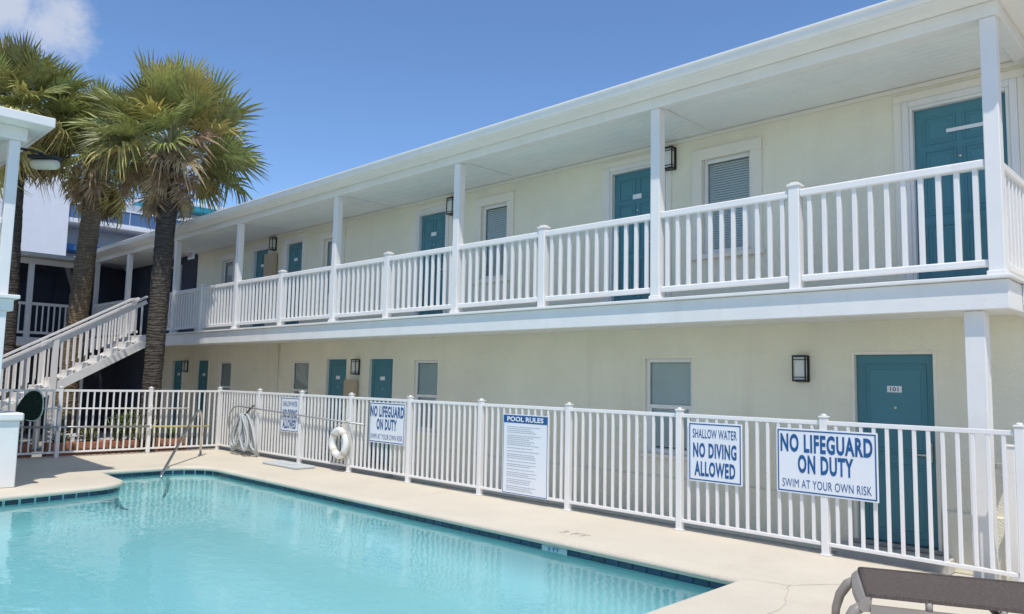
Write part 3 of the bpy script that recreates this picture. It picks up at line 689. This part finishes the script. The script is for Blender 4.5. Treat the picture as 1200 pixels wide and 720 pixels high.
mb = MB(); n_ = len(pts); ring = [[Vector(p).lerp(Vector((XF+.12, cyy-.1, czz-.08)), f)+Vector((.0, -.16*math.sin(f*1.6), -.05*f)) for p in pts] for f in (0, .3, .6, .9, 1)]
mb.add([p for r_ in ring for p in r_], [(i*n_+k, i*n_+(k+1) % n_, (i+1)*n_+(k+1) % n_, (i+1)*n_+k) for i in range(4) for k in range(n_)], True); mb.build('bag', 'net', t)

# ------------------------------------------------------------------ stair
st = thing('staircase', (-20.8, 5, -.3), 'white wooden staircase climbing from the left to the motel balcony', 'staircase')
X0, X1 = -21.4, -20.3; slope = .577; ytop = 7.40; nst = 15; rise = (2.53-WALK)/nst; run = rise/slope
for s_x in (X0+.03, X1-.03):
    MB().beam((s_x, ytop, 2.33), (s_x, ytop-run*(nst-.6), 2.33-rise*(nst-.6)), .05, .2).build('stringer', 'white_paint', st)
for i in range(1, nst):
    z = 2.53-rise*i; yy = ytop-run*i
    B(X0+.055, X1-.055, yy-.02, yy+run+.0, z-.04, z, b=.006).build('tread', 'white_paint', st)
    if i % 1 == 0: B(X0+.062, X1-.062, yy+run-.022, yy+run-.004, z+.002, z+rise-.042).build('riser', 'white_paint', st)
for s_x in (X0+.03, X1-.03):
    a = Vector((s_x, ytop-.05, 3.50)); b = Vector((s_x, ytop-.05-4.75, 3.50-4.75*slope))
    MB().beam(a, b, .14, .045).build('hand_rail', 'white_vinyl', st)
    MB().beam(a-Vector((0, 0, .13)), b-Vector((0, 0, .13)), .04, .10).build('under_rail', 'white_vinyl', st)
    yy = ytop-.15; k = 0
    while yy > ytop-4.75:
        zr = 3.50-(ytop-.05-yy)*slope
        if k % 15 == 14:
            B(s_x-.06, s_x+.06, yy-.06, yy+.06, WALK-.05, zr-.02, b=.006).build('newel', 'white_vinyl', st)
        else: B(s_x-.019, s_x+.019, yy-.019, yy+.019, zr-.93, zr-.17, b=.004).build('baluster', 'white_vinyl', st)
        yy -= .135; k += 1

# ------------------------------------------------------------------ far wing across the end of the courtyard
fwg = thing('far_wing', (-29, 2, WALK), 'dark shaded motel wing with grey railing across the far end of the courtyard', 'building')
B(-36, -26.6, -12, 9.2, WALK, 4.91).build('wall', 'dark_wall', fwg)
B(-36.3, -24.95, -12.2, 7.40, 2.26, 2.50, b=.006).build('balcony_floor', 'white_paint', fwg)
mb = MB(); mb.add([(-24.45, -12.4, 4.86), (-24.45, 7.0, 4.86), (-31, 7.0, 5.45), (-31, -12.4, 5.45), (-24.45, -12.4, 4.76), (-24.45, 7.0, 4.76), (-31, 7.0, 4.9), (-31, -12.4, 4.9)], [(0, 1, 2, 3), (4, 7, 6, 5), (0, 4, 5, 1), (1, 5, 6, 2), (2, 6, 7, 3), (3, 7, 4, 0)])
mb.build('roof', 'roof_metal', fwg)
B(-25.1, -24.95, -12, 7.42, 4.60, 4.755, b=.005).build('eave_beam', 'white_paint', fwg)
for y_ in (7.30, 5.83, 3.2, .6):
    B(-25.09, -24.97, y_-.07, y_+.07, 2.503, 4.598, b=.006).build('column', 'white_vinyl', fwg)
    B(-25.10, -24.96, y_-.07, y_+.07, WALK, 2.258, b=.006).build('column', 'white_vinyl', fwg)
for a, b in ((5.9, 7.23), (3.27, 5.76), (.67, 3.13)):
    for z0, z1 in ((3.42, 3.50), (2.60, 2.67)): B(-25.07, -24.99, a, b, z0, z1, b=.01).build('rail', 'white_vinyl', fwg)
    n_ = round((b-a)/.15)
    for k in range(1, n_):
        y_ = a+(b-a)*k/n_; B(-25.049, -25.011, y_-.019, y_+.019, 2.671, 3.419).build('baluster', 'white_vinyl', fwg)
for y_ in (6.4, 4.4):
    for z0 in (2.55, -.2):
        d = put('door', None, fwg, (-26.6, y_, z0)); B(-26.598, -26.55, y_-.42, y_+.42, z0, z0+2.03, b=.004).build('leaf', 'navy_door', d)

# ------------------------------------------------------------------ near left wing (corner of its porch)
lw = thing('left_wing', (-13.5, -2, 0), 'white porch corner of the neighbouring wing at the left edge', 'building')
B(-20, -13.6, -9, 1.4, 0.001, 4.75).build('wall', 'stucco', lw)
mb = MB(); mb.box(-20.2, -11.62, -9.3, 2.78, 4.845, 4.87, .004); mb.build('soffit', 'ceiling_paint', lw)
B(-11.619, -11.55, -9.3, 2.84, 4.835, 4.965, b=.012).build('fascia', 'white_metal', lw)
B(-20.2, -11.621, 2.781, 2.84, 4.835, 4.965, b=.012).build('fascia', 'white_metal', lw)
mb = MB(); mb.add([(-11.58, -9.3, 4.97), (-11.58, 2.81, 4.97), (-15.5, 2.81, 5.45), (-15.5, -9.3, 5.45), (-11.58, -9.3, 4.88), (-11.58, 2.81, 4.88), (-15.5, 2.81, 4.88), (-15.5, -9.3, 4.88)], [(0, 1, 2, 3), (0, 4, 5, 1), (1, 5, 6, 2), (3, 2, 6, 7)]); mb.build('roof', 'roof_metal', lw)
B(-12.10, -11.90, -9, 2.60, 4.66, 4.843, b=.006).build('eave_beam', 'white_paint', lw)
B(-20, -12.101, 2.40, 2.59, 4.662, 4.842, b=.006).build('eave_beam', 'white_paint', lw)
for y_ in (2.47, -.8, -4): B(-12.065, -11.935, y_-.065, y_+.065, 2.56, 4.658, b=.006).build('column', 'white_vinyl', lw)
B(-19.9, -11.90, -9, 2.60, 2.34, 2.50, b=.006).build('floor_beam', 'white_paint', lw)
B(-19.95, -11.84, -9, 2.66, 2.502, 2.555, b=.01).build('floor_lip', 'white_paint', lw)
for a, b in ((-.73, 2.40), (-3.93, -.87)):
    for z0, z1, w in ((3.50, 3.585, .045), (2.64, 2.71, .03)): B(-12-w, -12+w, a, b, z0, z1, b=.01).build('rail', 'white_vinyl', lw)
    n_ = round((b-a)/.146)
    for k in range(1, n_): y_ = a+(b-a)*k/n_; B(-12.019, -11.981, y_-.019, y_+.019, 2.711, 3.499).build('baluster', 'white_vinyl', lw)
B(-12.065, -11.935, 2.405, 2.535, .99, 2.338, b=.006).build('column', 'white_vinyl', lw)
B(-12.62, -11.97, 1.55, 2.80, .002, .88, b=.01).build('pier', 'white_paint', lw)
B(-12.66, -11.93, 1.51, 2.84, .881, .985, b=.02).build('pier_cap', 'white_paint', lw)
# flood lamp under that eave
t = thing('flood_lamp', (-11.6, 2.9, 4.4), 'beige flood lamp on a dark bracket below the left porch eave', 'lamp')
MB().tube([(-12.2, 2.58, 4.62), (-12.2, 2.72, 4.63), (-12.1, 2.86, 4.58)], .018, 8).build('bracket', 'black_metal', t)
MB().beam((-12.32, 2.76, 4.56), (-11.95, 3.0, 4.53), .16, .05).build('cap', 'black_metal', t)
mb = MB(); mb.tube([(-12.3, 2.78, 4.46), (-12.25, 2.81, 4.455), (-12.0, 2.97, 4.44), (-11.96, 3.0, 4.44)], [.06, .075, .075, .055], 12); mb.build('housing', 'lamp_beige', t)

# ------------------------------------------------------------------ palms
def frond_mesh(name, m, seed, L=.88, Rb=.84, droop=.5, segs=36, vee=.55, spread=115, ragged=0):
    """costapalmate fan: arched petiole, blade folded in a V along the costa, free leaflet tips"""
    r_ = random.Random(seed); mb = MB()
    pts = [(L*t, 0, .12*math.sin(t*math.pi)*L-.02*t) for t in (0, .3, .6, 1)]
    mb.tube(pts, [.04, .024, .017, .013], 5)
    for i in range(segs):
        u = -1+2*i/(segs-1); ang = R(spread)*u*(1+r_.uniform(-.02, .02))
        ln = Rb*(.68+.32*math.cos(ang*.7))*(1+r_.uniform(-.1, .1))
        if r_.random() < ragged: ln *= r_.uniform(.35, .8)
        ca, sa = math.cos(ang), math.sin(ang)
        base = Vector((L+.26*max(0, ca), .04*sa, -.02-.06*max(0, ca)))
        d = Vector((ca, sa*math.cos(vee), abs(sa)*math.sin(vee)-.08)).normalized()
        side = d.cross(Vector((0, -math.copysign(math.sin(vee), sa), math.cos(vee)))).normalized(); upv = side.cross(d)
        wmax = ln*R(spread)*2/segs*.34
        dr = droop*r_.uniform(.5, 1.6); tw = r_.uniform(-.9, .9); brk = r_.uniform(.25, .5); vs = []
        for t, w in zip((0, .42, .74, 1), (.5, 1.0, .6, .05)):
            c = base+d*(ln*t)+Vector((0, 0, -1))*(dr*ln*.75*max(0, t-brk)**1.5)-d*(dr*ln*.18*max(0, t-brk))
            sd = (side*math.cos(tw*t)+upv*math.sin(tw*t))*(wmax*w)
            vs += [c+sd+upv*(wmax*w*.45), c, c-sd+upv*(wmax*w*.45)]
        fs = []
        for k in range(3): o = 3*k; fs += [(o, o+1, o+4, o+3), (o+1, o+2, o+5, o+4)]
        mb.add(vs, fs)
    me = mb.mesh(name, m); me.materials.append(MATS['petiole' if 'dead' not in m else 'boot'])
    for p in me.polygons[:17]: p.material_index = 1
    return me
GREEN = [frond_mesh('frond', 'frond_green', 10+i, droop=(.1, .2, .4, .7, 1.1, 1.6)[i], Rb=(.8, .86, .88, .88, .84, .8)[i], vee=(.8, .7, .6, .5, .5, .6)[i]) for i in range(6)]
YEL = [frond_mesh('frond', 'frond_yellow', 20+i, droop=(.3, 1.0, 1.7)[i], ragged=.12) for i in range(3)]
DEAD = [frond_mesh('frond', 'frond_dead', 30+i, L=.75, Rb=.72, droop=1.5, segs=26, spread=75+15*i, ragged=.3) for i in range(3)]
def palm(base, top, r0_, r1_, scale, label, seed, ndead, ngreen=46, lean=0, bk='bark_dark'):
    t = thing('palm_tree', base, label, 'palm tree', 'palm trees by the staircase'); r_ = random.Random(seed)
    base, top = Vector(base), Vector(top); mb = MB(); H = 84; nn = 16; vs = []; fs = []
    for i in range(H+1):
        f = i/H; c = base.lerp(top, f)+(top-base).cross(Vector((0, 0, 1)))*.0+Vector((0, lean*math.sin(f*math.pi), 0))
        rr = r0_+(r1_-r0_)*f; rr *= (1.25-.25*min(1, f*6)) if f < .17 else 1
        rr *= 1+.01*(-1)**i
        for k in range(nn):
            a = 2*math.pi*k/nn; q = rr*(1+r_.uniform(-.035, .035)); vs.append((c.x+q*math.cos(a), c.y+q*math.sin(a), c.z+r_.uniform(-.02, .02)))
    for i in range(H):
        for k in range(nn): fs.append((i*nn+k, i*nn+(k+1) % nn, (i+1)*nn+(k+1) % nn, (i+1)*nn+k))
    mb.add(vs, fs, False); mb.build('trunk', bk, t)
    # old leaf bases criss-crossed below the crown
    mb = MB(); axis = (top-base).normalized()
    for i in range(110):
        a = i*2.39996; h_ = -1.25*scale*(1-i/110); c = top+axis*h_; o = Vector((math.cos(a), math.sin(a), 0)); s1 = Vector((-o.y, o.x, 0))*r_.uniform(-.3, .3)
        p0 = c+o*(r1_*.85); d = (o*.55+Vector((0, 0, .75))+s1).normalized(); ln = r_.uniform(.14, .3)
        mb.beam(p0, p0+d*ln, .07*r_.uniform(.7, 1.2), .02, o)
    b_ = mb.build('leaf_bases', 'boot', t); b_['kind'] = 'stuff'
    cr = put('crown', None, t, top)
    def place(me, az, el, roll, sc, hz):
        d = Vector((math.cos(az)*math.cos(el), math.sin(az)*math.cos(el), math.sin(el)))
        x = d; zt = Vector((0, 0, 1))-d*d.z
        if zt.length < .05: zt = Vector((-math.cos(az), -math.sin(az), 0))
        zt.normalize(); yv = zt.cross(x); mm = Matrix((x, yv, zt)).transposed()
        q = (Matrix.Rotation(roll, 3, x) @ mm).to_quaternion()
        o = put('frond', me, cr, top+Vector((d.x, d.y, 0))*.12+Vector((0, 0, hz)), q); o.scale = (sc,)*3
    for i in range(ngreen):
        f = (i+.5)/ngreen; az = i*2.39996+r_.uniform(-.3, .3); el = R(86-110*f**.9)+r_.uniform(-.16, .16)
        k = min(5, int(f*6+r_.uniform(-.4, .4))) if f > .05 else 0
        q = r_.random()
        me = GREEN[k] if q > .12+.30*f else (YEL[min(2, int(f*3))] if q > .14*f*f else DEAD[r_.randrange(3)])
        place(me, az, el, r_.uniform(-.8, .8), scale*r_.uniform(.82, 1.12), .25-.4*f)
    for i in range(ndead):
        f = (i+.5)/ndead; place(DEAD[r_.randrange(3)] if r_.random() > .3 else YEL[2], i*2.39996+1+r_.uniform(-.3, .3), R(-28-44*f)+r_.uniform(-.2, .2), r_.uniform(-.9, .9), scale*r_.uniform(.65, .95), -.1-.35*f)
    return t
palm((-17.5, 6.52, -.32), (-17.5, 6.66, 6.6), .19, .21, 1.0, 'straight palm tree in front of the stair top, the rightmost of the three', 1, 14, 76)
palm((-22.45, 6.2, -.32), (-22.6, 6.66, 7.45), .265, .235, 1.0, 'leaning palm tree behind the staircase, the middle of the three', 2, 22, 68, bk='bark_light')
palm((-22.7, 4.95, -.32), (-22.6, 4.7, 8.0), .2, .2, 1.05, 'palm tree rising behind the left porch roof, the leftmost of the three', 3, 26, 60)

# ------------------------------------------------------------------ planters and plants behind the left fence
def plant(x, y, z, h, spread, n_, m, label, seed, flowers=False):
    r_ = random.Random(seed); t = thing('potted_plant', (x, y, z), label, 'plant', 'plants behind the left fence'); st_ = MB(); lf = MB()
    for i in range(n_):
        a = r_.uniform(0, 6.283); q = spread*math.sqrt(r_.random()); hh = h*r_.uniform(.45, 1)
        tip = Vector((x+q*math.cos(a), y+q*math.sin(a), z+hh)); st_.tube([(x+q*.2*math.cos(a), y+q*.2*math.sin(a), z), (x+q*.6*math.cos(a), y+q*.6*math.sin(a), z+hh*.6), tip], .005, 4)
        for k in range(9):
            f = .3+.7*k/8; c = Vector((x, y, z)).lerp(tip, f); b = r_.uniform(0, 6.283); d = Vector((math.cos(b), math.sin(b), r_.uniform(-.2, .7))).normalized(); s1 = d.cross(Vector((0, 0, 1))).normalized()*.028; L = r_.uniform(.07, .13)
            lf.add([c, c+d*L*.5+s1, c+d*L, c+d*L*.5-s1], [(0, 1, 2, 3)])
    st_.build('stems', 'petiole', t); o = lf.build('foliage', m, t); o['kind'] = 'stuff'
    if flowers:
        fl = MB()
        for i in range(14):
            a = r_.uniform(0, 6.283); q = spread*r_.random(); c = Vector((x+q*math.cos(a), y+q*math.sin(a), z+h*r_.uniform(.7, 1.05)))
            for k in range(5):
                b = k*1.2566; d = Vector((math.cos(b), math.sin(b), .4)); s1 = Vector((-d.y, d.x, 0))*.02; fl.add([c, c+d*.03+s1, c+d*.05, c+d*.03-s1], [(0, 1, 2, 3)])
        fl.build('flowers', 'flower_red', t)
def trough(x, y, L, label, w=.26, h=.26):
    t = thing('planter_trough', (x, y, -.02), label, 'planter', 'terracotta planters behind the left fence'); z0 = -.338
    mb = MB(); mb.box(x-w/2, x-w/2+.03, y-L/2, y+L/2, z0, z0+.3+h, .01).box(x+w/2-.03, x+w/2, y-L/2, y+L/2, z0, z0+.3+h, .01).box(x-w/2+.03, x+w/2-.03, y-L/2, y-L/2+.03, z0, z0+.3+h, .01).box(x-w/2+.03, x+w/2-.03, y+L/2-.03, y+L/2, z0, z0+.3+h, .01)
    mb.build('pot', 'terracotta', t)
    B(x-w/2-.012, x+w/2+.012, y-L/2-.012, y+L/2+.012, z0+.26+h, z0+.29+h).build('rim', 'terracotta', t) if False else None
    B(x-w/2+.031, x+w/2-.031, y-L/2+.031, y+L/2-.031, z0+.05, z0+.25+h).build('soil', 'soil', t)
tops = [(3.75, .5, 'under the leaf net'), (4.45, .45, 'beside the second fence post'), (4.98, .62, 'in the middle of the left fence'), (5.60, .5, 'left of the far fence post'), (6.55, .55, 'behind the pool handrail')]
for i, (y_, L, w) in enumerate(tops): trough(-16.25, y_, L, 'terracotta trough planter '+w)
plant(-16.25, 3.75, .15, .45, .16, 16, 'leaf', 'small red flowering plant in the trough under the leaf net', 1, True)
plant(-16.25, 5.5, .15, .6, .22, 30, 'leaf', 'bushy dark green plant in the trough left of the far fence post', 2)
plant(-16.25, 5.72, .15, .75, .2, 26, 'leaf_lime', 'tall lime green plant in the trough left of the far fence post', 3)
plant(-16.25, 5.0, .15, .38, .22, 26, 'leaf_lime', 'low lime green plant in the trough in the middle of the left fence', 6)
plant(-16.55, 6.15, -.3, 1.0, .3, 34, 'leaf', 'tall leafy shrub growing beside the palm trunk behind the left fence', 7)
plant(-16.25, 6.5, .15, .35, .16, 16, 'leaf', 'low green plant in the trough behind the pool handrail', 4)
plant(-16.25, 4.45, .15, .3, .14, 14, 'leaf', 'low leafy plant in the trough beside the second fence post', 5)
# white slatted patio chair
t = thing('patio_chair', (-16.9, 4.75, -.32), 'white slatted patio chair behind the left fence', 'chair')
cx, cyv = -16.9, 4.72; z0 = -.335
for dx in (-.24, .24):
    for dy in (-.24, .24): B(cx+dx-.02, cx+dx+.02, cyv+dy-.02, cyv+dy+.02, z0, z0+(.95+.25 if dy < 0 else .62), b=.004).build('leg', 'white_vinyl', t)
    B(cx+dx-.035, cx+dx+.035, cyv-.26, cyv+.28, z0+.621, z0+.65, b=.006).build('armrest', 'white_vinyl', t)
for k in range(6): B(cx-.22, cx+.22, cyv-.24+.085*k, cyv-.17+.085*k, z0+.42, z0+.44, b=.004).build('seat_slat', 'white_vinyl', t)
for k in range(7): B(cx-.215, cx+.215, cyv-.262, cyv-.245, z0+.55+.09*k, z0+.61+.09*k, b=.004).build('back_slat', 'white_vinyl', t)

# ------------------------------------------------------------------ sun lounger, bottom right
lg = put('sun_lounger', None, None, (-1.05, 5.3, 0)); tag(lg, 'taupe sun lounger with brown mesh sling at the bottom right corner', 'sun lounger')
lg.rotation_euler = (0, 0, 0)
AX = Vector((.913, .408, 0)); SD = Vector((-.408, .913, 0)); P0 = Vector((-1.69, 4.70, 0))   # near foot corner
LW, LL = .68, 1.95
def LP(a, s, z): return P0+AX*a+SD*s+Vector((0, 0, z))
mb = MB(); nx, ny = 26, 8; vs = []
def sz(a): return .375+(.42*(a-1.25) if a > 1.25 else 0)
for i in range(nx+1):
    a = LL*i/nx
    for j in range(ny+1):
        s1 = LW*j/ny; sag = .02*math.sin(math.pi*j/ny)*math.sin(math.pi*min(1, a/.4)/2)
        vs.append(LP(a, s1, sz(a)-sag))
mb.add(vs, [(i*(ny+1)+j, (i+1)*(ny+1)+j, (i+1)*(ny+1)+j+1, i*(ny+1)+j+1) for i in range(nx) for j in range(ny)], True)
mb.build('sling', 'sling', lg)
def strip(fn, w, h, name, m, n_=12, a0=0, a1=LL):
    mb = MB(); vs = []
    for i in range(n_+1):
        a = a0+(a1-a0)*i/n_; s1, z = fn(a)
        vs += [LP(a, s1-w/2, z-h/2), LP(a, s1+w/2, z-h/2), LP(a, s1+w/2, z+h/2), LP(a, s1-w/2, z+h/2)]
    fs = [(4*i+k, 4*i+(k+1) % 4, 4*i+4+(k+1) % 4, 4*i+4+k) for i in range(n_) for k in range(4)]+[(3, 2, 1, 0), tuple(4*n_+k for k in range(4))]
    mb.add(vs, fs); return mb.build(name, m, lg)
for s1, sg in ((0, -1), (LW, 1)):
    strip(lambda a: (s1, sz(a)-.008), .03, .022, 'sling_edge', 'sling')
    strip(lambda a: (s1+.01*sg, .285), .04, .055, 'side_rail', 'lounger_frame', 4, .0, 1.9)
    for a in (.30, .66, 1.02):
        MB().tube([LP(a, s1, .308), LP(a, s1, sz(a)-.016)], .02, 8).build('boss', 'lounger_frame', lg)
    MB().tube([LP(-.03, s1-.03*sg, .30), LP(-.085, s1-.02*sg, .265), LP(-.13, s1, .19), LP(-.155, s1+.015*sg, .10), LP(-.165, s1+.02*sg, .004)], [.03, .032, .03, .027, .024], 12).build('leg', 'lounger_frame', lg)
    MB().tube([LP(1.5, s1, .28), LP(1.58, s1+.02*sg, .15), LP(1.62, s1+.03*sg, .004)], [.03, .03, .026], 10).build('leg', 'lounger_frame', lg)
mb = MB(); prof_ = [(.012, .362), (-.03, .352), (-.058, .325), (-.062, .285), (-.04, .27), (.0, .275)]; vs = []
for k in range(9):
    s1 = -.01+(LW+.02)*k/8; e = .012*(1-abs(k-4)/4)
    vs += [LP(a_-e, s1, z_) for a_, z_ in prof_]
q_ = len(prof_)
mb.add(vs, [(k*q_+i, k*q_+(i+1) % q_, (k+1)*q_+(i+1) % q_, (k+1)*q_+i) for k in range(8) for i in range(q_)]+[tuple(range(q_)), tuple(8*q_+i for i in range(q_))[::-1]], False); mb.build('end_panel', 'lounger_frame', lg)
MB().tube([LP(-.005, 0, sz(0)-.012), LP(-.005, LW, sz(0)-.012)], .017, 8).build('cross_bar', 'sling', lg)
for a in (.66, 1.3): MB().tube([LP(a, .02, .295), LP(a, LW-.02, .295)], .018, 8).build('cross_bar', 'lounger_frame', lg)

# ------------------------------------------------------------------ tall white building beyond the far wing
tb = thing('tall_building', (-50, 12, -.3), 'tall white building with blue glass balconies and teal roof edge beyond the palms', 'building')
B(-70, -44, 4, 60, -.3, 10.74).build('wall', 'far_grey', tb)
B(-60, -42.0, -22, 11.2, -.3, 14.5).build('wing_wall', 'far_white', tb)
B(-71, -43.0, 15.2, 61, 11.06, 11.28, b=.02).build('roof_edge', 'far_white', tb)
B(-70.9, -42.9, 15.2, 60.9, 10.75, 11.05, b=.02).build('roof_trim', 'far_teal', tb)
for z0 in (6.3, 9.2):
    B(-44, -42.1, 11.21, 17, z0-.22, z0, b=.02).build('balcony_slab', 'far_white', tb)
    for k in range(4): B(-42.2, -42.14, 11.25+1.45*k, 12.64+1.45*k, z0+.06, z0+.72).build('glass_panel', 'far_glass', tb)
    B(-42.23, -42.1, 11.22, 17, z0+.721, z0+.80).build('hand_rail', 'far_white', tb)
B(-44, -42.3, 17.0, 18.2, -.3, 10.2).build('stair_tower', 'far_white', tb)
B(-43.99, -42.5, 11.21, 16.9, 7.65, 7.95).build('awning', 'far_blue', tb)
